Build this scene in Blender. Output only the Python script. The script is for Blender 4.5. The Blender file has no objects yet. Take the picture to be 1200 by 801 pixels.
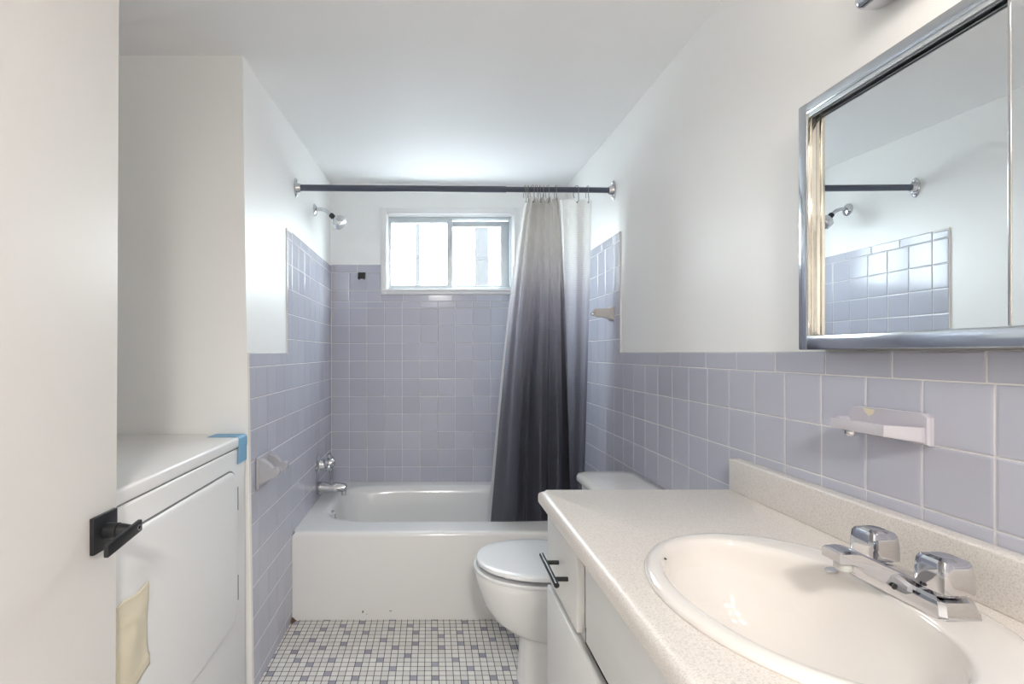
import bpy, bmesh, math, random
from mathutils import Vector, Matrix
random.seed(7)
scene = bpy.context.scene
COL = scene.collection
H = 1.19                      # camera height above the floor; all z below are measured from the eye

# ------------------------------------------------------------------ camera, light, exposure
EXPOSURE = 0.72
WORLD_STRENGTH = 21.0
WORLD_COLOR = (0.90, 0.95, 1.0)
BULB_STRENGTH = 6.6
BULB_COLOR = (1.0, 0.90, 0.80)
FILL_POWER = 30.0  # power of the added fill lamp behind the camera
FILL_COLOR = (1.0, 0.945, 0.885)

cam_d = bpy.data.cameras.new('camera')
cam = bpy.data.objects.new('camera', cam_d)
COL.objects.link(cam)
yaw, rol = 0.0034, -0.0016
r0 = Vector((math.cos(yaw), -math.sin(yaw), 0)); f0 = Vector((math.sin(yaw), math.cos(yaw), 0)); u0 = Vector((0, 0, 1))
r1 = r0 * math.cos(rol) + u0 * math.sin(rol); u1 = u0 * math.cos(rol) - r0 * math.sin(rol)
m = Matrix.Identity(4)
for i in range(3):
    m[i][0], m[i][1], m[i][2] = r1[i], u1[i], -f0[i]
m[2][3] = H
cam.matrix_world = m
cam_d.sensor_fit = 'HORIZONTAL'; cam_d.sensor_width = 36.0
cam_d.lens = 577.4 / 1200 * 36
cam_d.shift_x = (600 - 507.2) / 1200
cam_d.shift_y = (413.7 - 400.5) / 1200
cam_d.clip_start = 0.02
scene.camera = cam

scene.view_settings.view_transform = 'Standard'
scene.view_settings.look = 'None'
scene.view_settings.gamma = 1.0
scene.view_settings.use_curve_mapping = False
scene.view_settings.exposure = EXPOSURE
scene.cycles.use_denoising = True
scene.cycles.max_bounces = 14
scene.cycles.diffuse_bounces = 8
scene.cycles.glossy_bounces = 6
scene.cycles.transparent_max_bounces = 12
scene.cycles.sample_clamp_indirect = 6.0
scene.cycles.caustics_reflective = False
scene.cycles.caustics_refractive = False

world = bpy.data.worlds.new('daylight'); scene.world = world
world.use_nodes = True
bg = world.node_tree.nodes['Background']
bg.inputs[1].default_value = WORLD_STRENGTH
_nt = world.node_tree
_tc = _nt.nodes.new('ShaderNodeTexCoord'); _sp = _nt.nodes.new('ShaderNodeSeparateXYZ'); _cr = _nt.nodes.new('ShaderNodeValToRGB')
_nt.links.new(_tc.outputs['Generated'], _sp.inputs[0]); _nt.links.new(_sp.outputs['Z'], _cr.inputs['Fac']); _nt.links.new(_cr.outputs[0], bg.inputs[0])
_e = _cr.color_ramp.elements      # bright ground below the horizon, brighter overcast sky above
_e[0].position = 0.0; _e[0].color = (0.24, 0.25, 0.26, 1); _e[1].position = 0.06; _e[1].color = (*WORLD_COLOR, 1)

# window portal (helps the sky light through the window converge)
pl = bpy.data.lights.new('window_portal', 'AREA'); pl.shape = 'RECTANGLE'; pl.size = 0.86; pl.size_y = 0.56
pl.cycles.is_portal = True
po = bpy.data.objects.new('window_portal', pl); COL.objects.link(po)
po.location = (0.12, 3.16, H + 0.63); po.rotation_euler = (-math.pi / 2, 0, 0)

# ------------------------------------------------------------------ materials
def mat(name, color, rough=0.5, metal=0.0, spec=0.5, coat=0.0, bump=None, vary=None, island=0.0, trans=0.0):
    """bump=(scale,strength,distance); vary=(scale,amount); island = per-piece brightness variation"""
    M = bpy.data.materials.new(name); M.use_nodes = True
    nt = M.node_tree; N = nt.nodes; L = nt.links
    b = N['Principled BSDF']
    b.inputs['Base Color'].default_value = (*color, 1)
    b.inputs['Roughness'].default_value = rough
    b.inputs['Metallic'].default_value = metal
    b.inputs['Specular IOR Level'].default_value = spec
    b.inputs['Coat Weight'].default_value = coat
    b.inputs['Coat Roughness'].default_value = 0.08
    tc = N.new('ShaderNodeTexCoord')
    out = None
    if vary:
        n = N.new('ShaderNodeTexNoise'); n.inputs['Scale'].default_value = vary[0]; n.inputs['Detail'].default_value = 4
        L.new(tc.outputs['Object'], n.inputs['Vector'])
        mr = N.new('ShaderNodeMapRange'); mr.inputs[1].default_value = 0.3; mr.inputs[2].default_value = 0.7
        mr.inputs[3].default_value = 1 - vary[1]; mr.inputs[4].default_value = 1 + vary[1]
        L.new(n.outputs['Fac'], mr.inputs[0]); out = mr.outputs[0]
    if island:
        g = N.new('ShaderNodeNewGeometry')
        mr = N.new('ShaderNodeMapRange'); mr.inputs[3].default_value = 1 - island; mr.inputs[4].default_value = 1 + island
        L.new(g.outputs['Random Per Island'], mr.inputs[0])
        if out is None: out = mr.outputs[0]
        else:
            mu = N.new('ShaderNodeMath'); mu.operation = 'MULTIPLY'
            L.new(out, mu.inputs[0]); L.new(mr.outputs[0], mu.inputs[1]); out = mu.outputs[0]
    if out is not None:
        vm = N.new('ShaderNodeVectorMath'); vm.operation = 'SCALE'; vm.inputs[0].default_value = color
        L.new(out, vm.inputs['Scale']); L.new(vm.outputs[0], b.inputs['Base Color'])
    if bump:
        n = N.new('ShaderNodeTexNoise'); n.inputs['Scale'].default_value = bump[0]; n.inputs['Detail'].default_value = 3
        L.new(tc.outputs['Object'], n.inputs['Vector'])
        bp = N.new('ShaderNodeBump'); bp.inputs['Strength'].default_value = bump[1]; bp.inputs['Distance'].default_value = bump[2]
        L.new(n.outputs['Fac'], bp.inputs['Height']); L.new(bp.outputs[0], b.inputs['Normal'])
    return M

WALL = mat('wall_paint', (0.90, 0.90, 0.89), 0.45, spec=0.4, bump=(160, 0.18, 0.0010))
CEIL = mat('ceiling_paint', (0.89, 0.89, 0.89), 0.55, spec=0.12, bump=(7, 0.12, 0.01))
TILE = mat('lavender_tile', (0.50, 0.508, 0.585), 0.13, spec=0.5, island=0.04, bump=(5, 0.02, 0.003))
GROUT = mat('wall_grout', (0.74, 0.72, 0.70), 0.7, vary=(5, 0.08))
FT_W = mat('floor_tile_white', (0.73, 0.71, 0.68), 0.30, island=0.07)
FT_L = mat('floor_tile_lavender', (0.34, 0.33, 0.40), 0.30, island=0.12)
FGROUT = mat('floor_grout', (0.085, 0.08, 0.08), 0.8)
PORC = mat('white_porcelain', (0.82, 0.82, 0.81), 0.10, coat=0.3)
TUB = mat('tub_enamel', (0.80, 0.80, 0.79), 0.16, coat=0.25)
SEAT = mat('seat_plastic', (0.86, 0.87, 0.88), 0.22)
BONE = mat('sink_bone', (0.78, 0.75, 0.72), 0.09, coat=0.3)
CAB = mat('cabinet_white', (0.76, 0.76, 0.745), 0.38)
CABIN = mat('cabinet_frame', (0.60, 0.59, 0.57), 0.5)
DARK = mat('dark_gap', (0.02, 0.02, 0.02), 0.9)
GAP = mat('grey_gap', (0.22, 0.22, 0.22), 0.7)
DRY = mat('dryer_enamel', (0.82, 0.82, 0.82), 0.30, spec=0.45)
BLACK = mat('black_metal', (0.022, 0.023, 0.026), 0.32, metal=0.3, spec=0.6)
BPLAS = mat('black_plastic', (0.015, 0.015, 0.017), 0.4)
CHROME = mat('chrome', (0.62, 0.62, 0.64), 0.07, metal=1.0)
CHROME2 = mat('worn_chrome', (0.74, 0.73, 0.72), 0.16, metal=1.0)
JAMB = mat('aged_metal', (0.80, 0.76, 0.68), 0.10, metal=0.9, vary=(18, 0.08))
FRAMEC = mat('frame_chrome', (0.62, 0.64, 0.67), 0.13, metal=1.0)
HOOKM = mat('hook_metal', (0.30, 0.29, 0.28), 0.3, metal=1.0)
MIRROR = mat('mirror_silver', (0.90, 0.92, 0.92), 0.0, metal=1.0)
ALU = mat('window_aluminium', (0.60, 0.64, 0.67), 0.35, metal=0.35)
TRIM = mat('white_trim', (0.82, 0.82, 0.82), 0.35)
DOORP = mat('door_paint', (0.73, 0.71, 0.685), 0.36, vary=(1.5, 0.02))
RODM = mat('rod_navy', (0.075, 0.09, 0.13), 0.35, spec=0.5)
CERAM = mat('lavender_ceramic', (0.42, 0.42, 0.45), 0.2, coat=0.1)
SOAPC = mat('pale_ceramic', (0.57, 0.55, 0.60), 0.10, coat=0.3)
BEIGEC = mat('beige_ceramic', (0.56, 0.53, 0.51), 0.3)
BLUE = mat('blue_tape', (0.22, 0.45, 0.66), 0.6)
PAPER = mat('cream_paper', (0.72, 0.65, 0.50), 0.45)
ACRYL = mat('cloudy_acrylic', (0.62, 0.62, 0.60), 0.15)
STAIN = mat('rust_stain', (0.12, 0.07, 0.045), 0.8)
OUTP = mat('outdoor_paint', (0.034, 0.034, 0.036), 0.9, spec=0.0)

def laminate():
    M = mat('speckled_laminate', (0.66, 0.62, 0.575), 0.36)
    nt = M.node_tree; N = nt.nodes; L = nt.links; b = N['Principled BSDF']
    tc = N.new('ShaderNodeTexCoord')
    n = N.new('ShaderNodeTexNoise'); n.inputs['Scale'].default_value = 420; n.inputs['Detail'].default_value = 2
    L.new(tc.outputs['Object'], n.inputs['Vector'])
    cr = N.new('ShaderNodeValToRGB')
    e = cr.color_ramp.elements
    e[0].position = 0.30; e[0].color = (0.56, 0.52, 0.49, 1)
    e[1].position = 0.60; e[1].color = (0.755, 0.715, 0.675, 1)
    k = e.new(0.45); k.color = (0.69, 0.65, 0.61, 1)
    L.new(n.outputs['Fac'], cr.inputs['Fac']); L.new(cr.outputs[0], b.inputs['Base Color'])
    return M
LAM = laminate()

def glass():
    M = bpy.data.materials.new('window_glass'); M.use_nodes = True
    nt = M.node_tree; N = nt.nodes; L = nt.links; N.remove(N['Principled BSDF'])
    t = N.new('ShaderNodeBsdfTransparent'); t.inputs[0].default_value = (0.93, 0.97, 0.97, 1)
    tl = N.new('ShaderNodeBsdfTranslucent'); tl.inputs[0].default_value = (0.95, 0.97, 1, 1)
    g = N.new('ShaderNodeBsdfGlossy'); g.inputs['Roughness'].default_value = 0.03
    m1 = N.new('ShaderNodeMixShader'); m1.inputs[0].default_value = 0.012
    m2 = N.new('ShaderNodeMixShader'); m2.inputs[0].default_value = 0.05
    L.new(t.outputs[0], m1.inputs[1]); L.new(tl.outputs[0], m1.inputs[2])
    L.new(m1.outputs[0], m2.inputs[1]); L.new(g.outputs[0], m2.inputs[2])
    L.new(m2.outputs[0], N['Material Output'].inputs[0])
    return M
GLASS = glass()

def cloth(name, stops, transl, weave):
    M = bpy.data.materials.new(name); M.use_nodes = True
    nt = M.node_tree; N = nt.nodes; L = nt.links; b = N['Principled BSDF']
    b.inputs['Roughness'].default_value = 0.75
    b.inputs['Specular IOR Level'].default_value = 0.2
    tc = N.new('ShaderNodeTexCoord'); sp = N.new('ShaderNodeSeparateXYZ')
    L.new(tc.outputs['Object'], sp.inputs[0])
    mr = N.new('ShaderNodeMapRange'); mr.inputs[1].default_value = -0.90; mr.inputs[2].default_value = 0.75
    L.new(sp.outputs['Z'], mr.inputs[0])
    cr = N.new('ShaderNodeValToRGB'); e = cr.color_ramp.elements
    while len(e) > 1: e.remove(e[-1])
    for i, (z, c) in enumerate(stops):
        p = (z + 0.90) / 1.65
        k = e[0] if i == 0 else e.new(p)
        k.position = p; k.color = (*c, 1)
    L.new(mr.outputs[0], cr.inputs['Fac']); L.new(cr.outputs[0], b.inputs['Base Color'])
    tr = N.new('ShaderNodeBsdfTranslucent'); gm = N.new('ShaderNodeGamma'); gm.inputs['Gamma'].default_value = 0.80
    L.new(cr.outputs[0], gm.inputs['Color']); L.new(gm.outputs[0], tr.inputs['Color'])
    mx = N.new('ShaderNodeMixShader'); mx.inputs[0].default_value = transl
    L.new(b.outputs[0], mx.inputs[1]); L.new(tr.outputs[0], mx.inputs[2])
    L.new(mx.outputs[0], N['Material Output'].inputs[0])
    if weave:
        w = N.new('ShaderNodeTexWave'); w.wave_type = 'BANDS'; w.bands_direction = 'Z'; w.inputs['Scale'].default_value = 38
        L.new(tc.outputs['Object'], w.inputs['Vector'])
        bp = N.new('ShaderNodeBump'); bp.inputs['Strength'].default_value = 0.9; bp.inputs['Distance'].default_value = 0.003
        L.new(w.outputs['Fac'], bp.inputs['Height']); L.new(bp.outputs[0], b.inputs['Normal'])
    return M
CURT = cloth('ombre_curtain', [(-0.88, (0.135, 0.138, 0.168)), (-0.50, (0.135, 0.138, 0.168)), (-0.20, (0.165, 0.165, 0.20)), (0.05, (0.27, 0.265, 0.315)),
                               (0.25, (0.43, 0.415, 0.475)), (0.40, (0.68, 0.66, 0.67)), (0.55, (0.80, 0.78, 0.75)), (0.75, (0.82, 0.80, 0.77))], 0.50, True)
LINER = cloth('white_liner', [(-0.9, (0.8, 0.8, 0.82)), (0.7, (0.82, 0.82, 0.82))], 0.15, False)

def emit(name, color, s):
    M = bpy.data.materials.new(name); M.use_nodes = True
    b = M.node_tree.nodes['Principled BSDF']
    b.inputs['Base Color'].default_value = (0.8, 0.8, 0.8, 1)
    b.inputs['Emission Color'].default_value = (*color, 1); b.inputs['Emission Strength'].default_value = s
    return M
BULB = emit('lamp_bulb', BULB_COLOR, BULB_STRENGTH)
DIFF = emit('fill_diffuser', FILL_COLOR, 4.0)  # glow of the added fill lamp

# ------------------------------------------------------------------ mesh builder
def wloc(o):
    v = Vector((0, 0, 0))
    while o: v += o.location; o = o.parent
    return v

class MB:
    def __init__(s): s.V = []; s.F = []; s.M = []
    def add(s, vs, fs, mi=0, tf=None):
        n = len(s.V)
        s.V += [tuple(tf(v) if tf else v) for v in vs]
        for f in fs: s.F.append(tuple(i + n for i in f)); s.M.append(mi)
        return s
    def box(s, x0, x1, y0, y1, z0, z1, bev=0.0, seg=2, mi=0, tf=None):
        bm = bmesh.new(); bmesh.ops.create_cube(bm, size=1)
        for v in bm.verts:
            v.co = Vector(((x0 + x1) / 2 + v.co.x * (x1 - x0), (y0 + y1) / 2 + v.co.y * (y1 - y0), (z0 + z1) / 2 + v.co.z * (z1 - z0)))
        if bev: bmesh.ops.bevel(bm, geom=bm.edges[:], offset=bev, segments=seg, profile=0.5, affect='EDGES')
        bm.verts.index_update()
        s.add([v.co[:] for v in bm.verts], [[v.index for v in f.verts] for f in bm.faces], mi, tf); bm.free(); return s
    def loft(s, loops, cap0=True, cap1=True, mi=0, closed=True):
        n = len(loops[0]); vs = [p for l in loops for p in l]; fs = []
        for a in range(len(loops) - 1):
            for i in range(n if closed else n - 1):
                j = (i + 1) % n
                fs.append((a * n + i, a * n + j, (a + 1) * n + j, (a + 1) * n + i))
        if cap0: fs.append(tuple(range(n))[::-1])
        if cap1: fs.append(tuple((len(loops) - 1) * n + i for i in range(n)))
        return s.add(vs, fs, mi)
    def lathe(s, prof, o, axis, seg=32, mi=0, caps=True):
        a = Vector(axis).normalized(); t = Vector((0, 0, 1)) if abs(a.z) < 0.9 else Vector((1, 0, 0))
        e1 = a.cross(t).normalized(); e2 = a.cross(e1); o = Vector(o)
        loops = [[(o + a * h + (e1 * math.cos(2 * math.pi * i / seg) + e2 * math.sin(2 * math.pi * i / seg)) * r)[:] for i in range(seg)] for r, h in prof]
        return s.loft(loops, caps, caps, mi)
    def tube(s, path, r, seg=12, mi=0, caps=True):
        P = [Vector(p) for p in path]; R = r if isinstance(r, (list, tuple)) else [r] * len(P)
        loops = []; prev = None
        for i, p in enumerate(P):
            d = (P[min(i + 1, len(P) - 1)] - P[max(i - 1, 0)]).normalized()
            if prev is None:
                t = Vector((0, 0, 1)) if abs(d.z) < 0.9 else Vector((1, 0, 0)); e = d.cross(t).normalized()
            else:
                e = (prev - d * prev.dot(d)).normalized()
            prev = e; e2 = d.cross(e)
            loops.append([(p + (e * math.cos(2 * math.pi * k / seg) + e2 * math.sin(2 * math.pi * k / seg)) * R[i])[:] for k in range(seg)])
        return s.loft(loops, caps, caps, mi)
    def frame(s, x0, x1, y0, y1, z0, z1, wl, wr, wt, wb, bev=0.002):
        e = 0.0004
        s.box(x0, x0 + wl, y0, y1, z0, z1, bev).box(x1 - wr, x1, y0, y1, z0, z1, bev)
        return s.box(x0 + wl - bev, x1 - wr + bev, y0 + e, y1 - e, z1 - wt, z1 - e, bev).box(x0 + wl - bev, x1 - wr + bev, y0 + e, y1 - e, z0 + e, z0 + wb, bev)
    def build(s, name, mats, parent=None, origin=None, smooth=35):
        me = bpy.data.meshes.new(name)
        V = [Vector((x, y, z + H)) for x, y, z in s.V]
        if parent is not None: off = wloc(parent)
        elif origin is not None: off = Vector((origin[0], origin[1], origin[2] + H))
        else:
            lo = [min(v[i] for v in V) for i in range(3)]; hi = [max(v[i] for v in V) for i in range(3)]
            off = Vector(((lo[0] + hi[0]) / 2, (lo[1] + hi[1]) / 2, lo[2]))
        me.from_pydata([(v - off)[:] for v in V], [], s.F)
        if not isinstance(mats, (list, tuple)): mats = [mats]
        for m_ in mats: me.materials.append(m_)
        me.polygons.foreach_set('material_index', s.M)
        bm = bmesh.new(); bm.from_mesh(me); bmesh.ops.recalc_face_normals(bm, faces=bm.faces[:]); bm.to_mesh(me); bm.free()
        if smooth:
            me.polygons.foreach_set('use_smooth', [True] * len(me.polygons))
            me.set_sharp_from_angle(angle=math.radians(smooth))
        o = bpy.data.objects.new(name, me); COL.objects.link(o)
        if parent is not None: o.parent = parent
        else: o.location = off
        return o

def tag(o, label, cat, group=None):
    o['label'] = label; o['category'] = cat
    if group: o['group'] = group
    return o
def thing(name, label, cat, loc, group=None):
    o = bpy.data.objects.new(name, None); COL.objects.link(o); o.empty_display_size = 0.05
    o.location = (loc[0], loc[1], loc[2] + H); return tag(o, label, cat, group)
def struct(o): o['kind'] = 'structure'; return o
def lerp(a, b, t): return a + (b - a) * t
def rail(path, n=8):
    """Catmull-Rom through points"""
    P = [Vector(p) for p in path]; out = []
    for i in range(len(P) - 1):
        p0 = P[max(i - 1, 0)]; p1 = P[i]; p2 = P[i + 1]; p3 = P[min(i + 2, len(P) - 1)]
        for k in range(n):
            t = k / n
            out.append(0.5 * ((2 * p1) + (-p0 + p2) * t + (2 * p0 - 5 * p1 + 4 * p2 - p3) * t * t + (-p0 + 3 * p1 - 3 * p2 + p3) * t ** 3))
    out.append(P[-1]); return out

# ------------------------------------------------------------------ room dimensions (metres, eye-relative)
XR, XL, D = 0.846, -0.6226, 3.072
FL = -1.19
P = 0.11
PZ = -0.0473                     # height of the joint under the wainscot cap
CAPT = 0.003                     # top of the wainscot cap
ALT = 0.545                      # top of the alcove tiles
WX0, WX1, WZ0, WZ1 = -0.313, 0.553, 0.366, 0.905   # window casing outer edge

def lean(v):
    x, y, z = v
    if y < 2.14: y += -(z + 0.4) * 0.035 * max(0.0, (2.14 - y) / 0.44)
    return (x, y, z)

# --- floor: mosaic of one-inch tiles
q_f, q_cx, q_cy = 577.4038, 507.1826, 413.7406
def floor_at(px, py):
    d = f0 + r1 * ((px - q_cx) / q_f) - u1 * ((py - q_cy) / q_f)
    t = FL / d.z; return d.x * t, d.y * t
lav_spots = []
for ox, pts in ((290, [(930, 65), (565, 105), (1125, 135), (885, 183), (570, 230), (1165, 212), (760, 310), (1125, 350), (875, 405), (540, 455), (575, 555), (720, 600), (985, 547), (270, 668), (930, 705), (655, 765), (985, 795)]),
                (400, [(610, 50), (1095, 50), (250, 92), (815, 128), (595, 170), (1095, 170), (290, 213), (880, 210), (1165, 252), (500, 298), (868, 342), (630, 388), (1165, 388), (305, 440), (770, 490), (445, 537), (195, 585), (1085, 588), (595, 640), (140, 755), (835, 750), (1085, 750), (490, 790)]),
                (510, [(350, 85), (575, 163), (790, 163), (290, 210), (880, 245), (670, 295), (300, 342), (457, 388), (910, 385), (545, 478), (232, 530), (405, 632), (815, 632), (675, 740), (330, 790), (930, 785)])):
    lav_spots += [floor_at(ox + a / 10, 720 + b / 10) for a, b in pts]
FP = 0.0267
FX0, FY0 = -0.6141, 0.0050
lav = {(math.floor((x - FX0) / FP), math.floor((y - FY0) / FP)) for x, y in lav_spots}
fl = MB()
fl.box(-1.5, 0.95, -2.8, 3.2, FL - 0.06, FL - 0.0012, mi=0)
for i in range(-34, 57):
    for j in range(-104, 90):
        x0 = FX0 + i * FP; y0 = FY0 + j * FP; g = 0.0013
        if y0 > 2.32 or x0 > 0.84: continue
        if y0 > 1.72 and x0 < -0.65: continue
        seen = 1.74 < y0 and -0.64 < x0 < 0.34
        l = (i, j) in lav if seen else random.random() < 0.085
        fl.add([(x0 + g, y0 + g, FL), (x0 + FP - g, y0 + g, FL), (x0 + FP - g, y0 + FP - g, FL), (x0 + g, y0 + FP - g, FL)], [(0, 1, 2, 3)], 2 if l else 1)
struct(fl.build('floor', [FGROUT, FT_W, FT_L], smooth=0))

# --- ceiling: slightly uneven plaster
def ceil_z(x, y):
    s_ = min(1.0, max(0.0, (x - XL) / 1.469)); t = min(1.05, max(0.0, (y - 1.62) / 1.45))
    return (1 - t) * (0.993 + 0.038 * s_) + t * (1.066 - 0.021 * s_)
ce = MB(); nx, ny = 12, 24
xs = [-1.5 + 2.45 * i / nx for i in range(nx + 1)]; ys = [-2.8 + 6.0 * j / ny for j in range(ny + 1)]
for zf in (0, 0.08):
    ce.add([(x, y, ceil_z(x, y) + zf) for y in ys for x in xs],
           [(j * (nx + 1) + i, j * (nx + 1) + i + 1, (j + 1) * (nx + 1) + i + 1, (j + 1) * (nx + 1) + i) for j in range(ny) for i in range(nx)])
struct(ce.build('ceiling', CEIL))

# --- walls
wr = struct(MB().box(XR + 0.007, XR + 0.11, -2.8, 3.2, FL - 0.05, 1.15).build('wall_right', WALL, smooth=0))
wl = MB()
ys_ = [1.70, 2.14, 3.2]
wl.loft([[lean((x, y, z)) for x, z in ((-1.5, FL - 0.05), (XL - 0.007, FL - 0.05), (XL - 0.007, 1.15), (-1.5, 1.15))] for y in ys_])
wl = struct(wl.build('wall_left', WALL, smooth=0))
wb = MB(); BY0, BY1 = D + 0.007, D + 0.13
ox0, ox1, oz0, oz1 = WX0 + 0.035, WX1 - 0.035, WZ0 + 0.03, WZ1 - 0.03
wb.box(-0.75, ox0, BY0, BY1, FL - 0.05, 1.15).box(ox1, 0.95, BY0, BY1, FL - 0.05, 1.15)
wb.box(ox0, ox1, BY0, BY1, FL - 0.05, oz0).box(ox0, ox1, BY0, BY1, oz1, 1.15)
wb = struct(wb.build('wall_back', WALL, smooth=0))
struct(MB().box(-1.50, -1.38, -2.8, 1.75, FL - 0.05, 1.15).build('wall_niche', WALL, smooth=0))
struct(MB().box(-1.40, -0.645, 0.04, 0.16, FL - 0.05, 1.15).build('wall_door', WALL, smooth=0))
struct(MB().box(-1.50, 0.95, -2.82, -2.7, FL - 0.05, 1.15).build('wall_front', DOORP, smooth=0))

# --- wall tiles: every tile a slightly pillowed, slightly tilted piece over a grout bed
def cells(lo, hi, off, pitch):
    k = math.floor((lo - off) / pitch); c = []
    while off + k * pitch < hi - 1e-6:
        a = max(lo, off + k * pitch); b = min(hi, off + (k + 1) * pitch)
        if b - a > 0.007: c.append((a, b))
        k += 1
    return c
def tile_rect(mb, fr, u0_, u1_, v0_, v1_, uo=0.0, up=P, vo=PZ, vp=P, g=0.0011, tf=None):
    for a, b in cells(u0_, u1_, uo, up):
        for c, d in cells(v0_, v1_, vo, vp):
            i1, i2 = 0.0012, 0.0042; h0, h1 = -0.0012, 0.0
            tu, tv = random.uniform(-1, 1) * 0.0025, random.uniform(-1, 1) * 0.0025
            um, vm = (a + b) / 2, (c + d) / 2
            rings = []
            for ins, h in ((g, h0 - 0.0006), (g + i1, h0 + 0.0007), (g + i2, h1)):
                rings.append([fr(u, v, h + tu * (u - um) + tv * (v - vm)) for u, v in
                              ((a + ins, c + ins), (b - ins, c + ins), (b - ins, d - ins), (a + ins, d - ins))])
            vs = [p for r in rings for p in r]
            fs = [(8, 9, 10, 11)] + [(k * 4 + i, k * 4 + (i + 1) % 4, k * 4 + 4 + (i + 1) % 4, k * 4 + 4 + i) for k in (0, 1) for i in range(4)]
            mb.add(vs, fs, 0, tf)
def tile_build(mb, name, parent):
    return mb.build(name, [TILE, GROUT], parent, smooth=0)

GB = 0.0016
tr = MB()
frR = lambda u, v, h: (XR - h, u, v)
tile_rect(tr, frR, -1.4, D, FL, PZ, uo=0.7366)
tile_rect(tr, frR, -1.4, 2.205, PZ, CAPT, uo=0.749, up=0.1535, vo=PZ, vp=1)
tile_rect(tr, frR, 2.205, 2.262, PZ, ALT, uo=2.205, up=1)
tile_rect(tr, frR, 2.262, D, PZ, PZ + 5 * P, uo=0.7366)
tile_rect(tr, frR, 2.262, D, PZ + 5 * P, ALT, uo=0.749, up=0.1535, vo=PZ + 5 * P, vp=1)
tr.box(XR + GB, XR + 0.012, -1.5, D + 0.008, FL, CAPT, mi=1).box(XR + GB, XR + 0.012, 2.205, D + 0.008, CAPT, ALT, mi=1)
tile_build(tr, 'tile_wainscot', wr)
tl_ = MB()
frL = lambda u, v, h: (XL + h, u, v)
LUO = 2.319
tile_rect(tl_, frL, 1.705, D, FL, PZ, uo=LUO, tf=lean)
tile_rect(tl_, frL, 1.705, 2.14, PZ, CAPT, uo=1.74, up=0.1535, vo=PZ, vp=1, tf=lean)
tile_rect(tl_, frL, 2.14, 2.21, PZ, ALT - 0.008, uo=2.14, up=1, tf=lean)
tile_rect(tl_, frL, 2.21, D, PZ, PZ + 5 * P, uo=LUO)
tile_rect(tl_, frL, 2.21, D, PZ + 5 * P, ALT, uo=2.21, up=0.1535, vo=PZ + 5 * P, vp=1)
tl_.box(XL - 0.012, XL - GB, 1.702, 2.14, FL, CAPT, mi=1, tf=lean).box(XL - 0.012, XL - GB, 2.14, D + 0.008, FL, ALT, mi=1)
tile_build(tl_, 'tile_wainscot', wl)
tb = MB()
frB = lambda u, v, h: (u, D - h, v)
BUO = -0.5094
UND = 0.322
tile_rect(tb, frB, XL, XR, FL, UND, uo=BUO)
tile_rect(tb, frB, WX0, WX1, UND, WZ0, uo=BUO + 0.03, up=0.1535, vo=UND, vp=1)
for a, b in ((XL, WX0), (WX1, XR)):
    tile_rect(tb, frB, a, b, UND, PZ + 5 * P, uo=BUO)
    tile_rect(tb, frB, a, b, PZ + 5 * P, ALT + 0.008, uo=BUO + 0.05, up=0.1535, vo=PZ + 5 * P, vp=1)
    tb.box(a, b, D + GB, D + 0.012, UND, ALT + 0.008, mi=1)
tb.box(XL, XR, D + GB, D + 0.012, FL, UND, mi=1).box(WX0, WX1, D + GB, D + 0.012, UND, WZ0, mi=1)
tile_build(tb, 'tile_wainscot', wb)

# --- window
win = bpy.data.objects.new('window_1', None); COL.objects.link(win); win.location = (0.12, D, H + WZ0); struct(win)
c = MB()
cw = 0.038
c.frame(WX0, WX1, D - 0.010, D + 0.02, WZ0, WZ1, cw, cw, cw, 0.026, 0.004)
c.box(WX0 + 0.01, WX1 - 0.01, D - 0.016, D + 0.05, WZ0 + 0.020, WZ0 + 0.034, 0.003)
c.frame(WX0 + 0.02, WX1 - 0.02, D + 0.005, D + 0.10, WZ0 + 0.004, WZ1 - 0.012, 0.026, 0.026, 0.036, 0.02)
c.build('window_casing', TRIM, win)
f = MB(); fx0, fx1, fz0, fz1 = WX0 + 0.044, WX1 - 0.044, WZ0 + 0.032, WZ1 - 0.050
f.frame(fx0, fx1, D + 0.022, D + 0.095, fz0, fz1, 0.014, 0.014, 0.014, 0.016)
f.build('window_frame', ALU, win)
def sash(x0, x1, y0, y1, z0, z1, wl_, wr_, wt, wb_):
    s = MB()
    s.frame(x0, x1, y0, y1, z0, z1, wl_, wr_, wt, wb_, 0.003)
    so = s.build('window_sash', ALU, win)
    MB().box(x0 + wl_ - 0.003, x1 - wr_ + 0.003, (y0 + y1) / 2 - 0.002, (y0 + y1) / 2 + 0.002, z0 + wb_ - 0.003, z1 - wt + 0.003).build('window_pane', GLASS, so, smooth=0)
sash(fx0 + 0.006, 0.137, D + 0.026, D + 0.050, fz0 + 0.010, fz1 - 0.010, 0.014, 0.036, 0.026, 0.022)
sash(0.108, fx1 - 0.012, D + 0.056, D + 0.080, fz0 + 0.010, fz1 - 0.018, 0.03, 0.055, 0.034, 0.022)
MB().box(fx0 + 0.001, fx0 + 0.012, D + 0.016, D + 0.024, 0.56, 0.585, 0.001).build('window_latch', ALU, win)

# --- outside ground just under the window sill
GRND = mat('outdoor_ground', (0.38, 0.375, 0.37), 0.9, vary=(3, 0.15))
struct(MB().box(-4.0, 4.0, D + 0.14, 9.0, 0.10, 0.20).build('ground', GRND, smooth=0))
# --- outside, seen blurred and overexposed through the panes
tag(MB().box(-0.12, -0.085, 3.75, 3.80, 0.20, 1.9, 0.004).build('outdoor_post', OUTP), 'thin pale outdoor post showing through the left window pane', 'post', 'posts outside the window')
tag(MB().box(0.34, 0.44, 3.75, 3.83, 0.20, 1.9, 0.004).build('outdoor_post', OUTP), 'broader pale outdoor post showing through the right window pane', 'post', 'posts outside the window')

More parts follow.
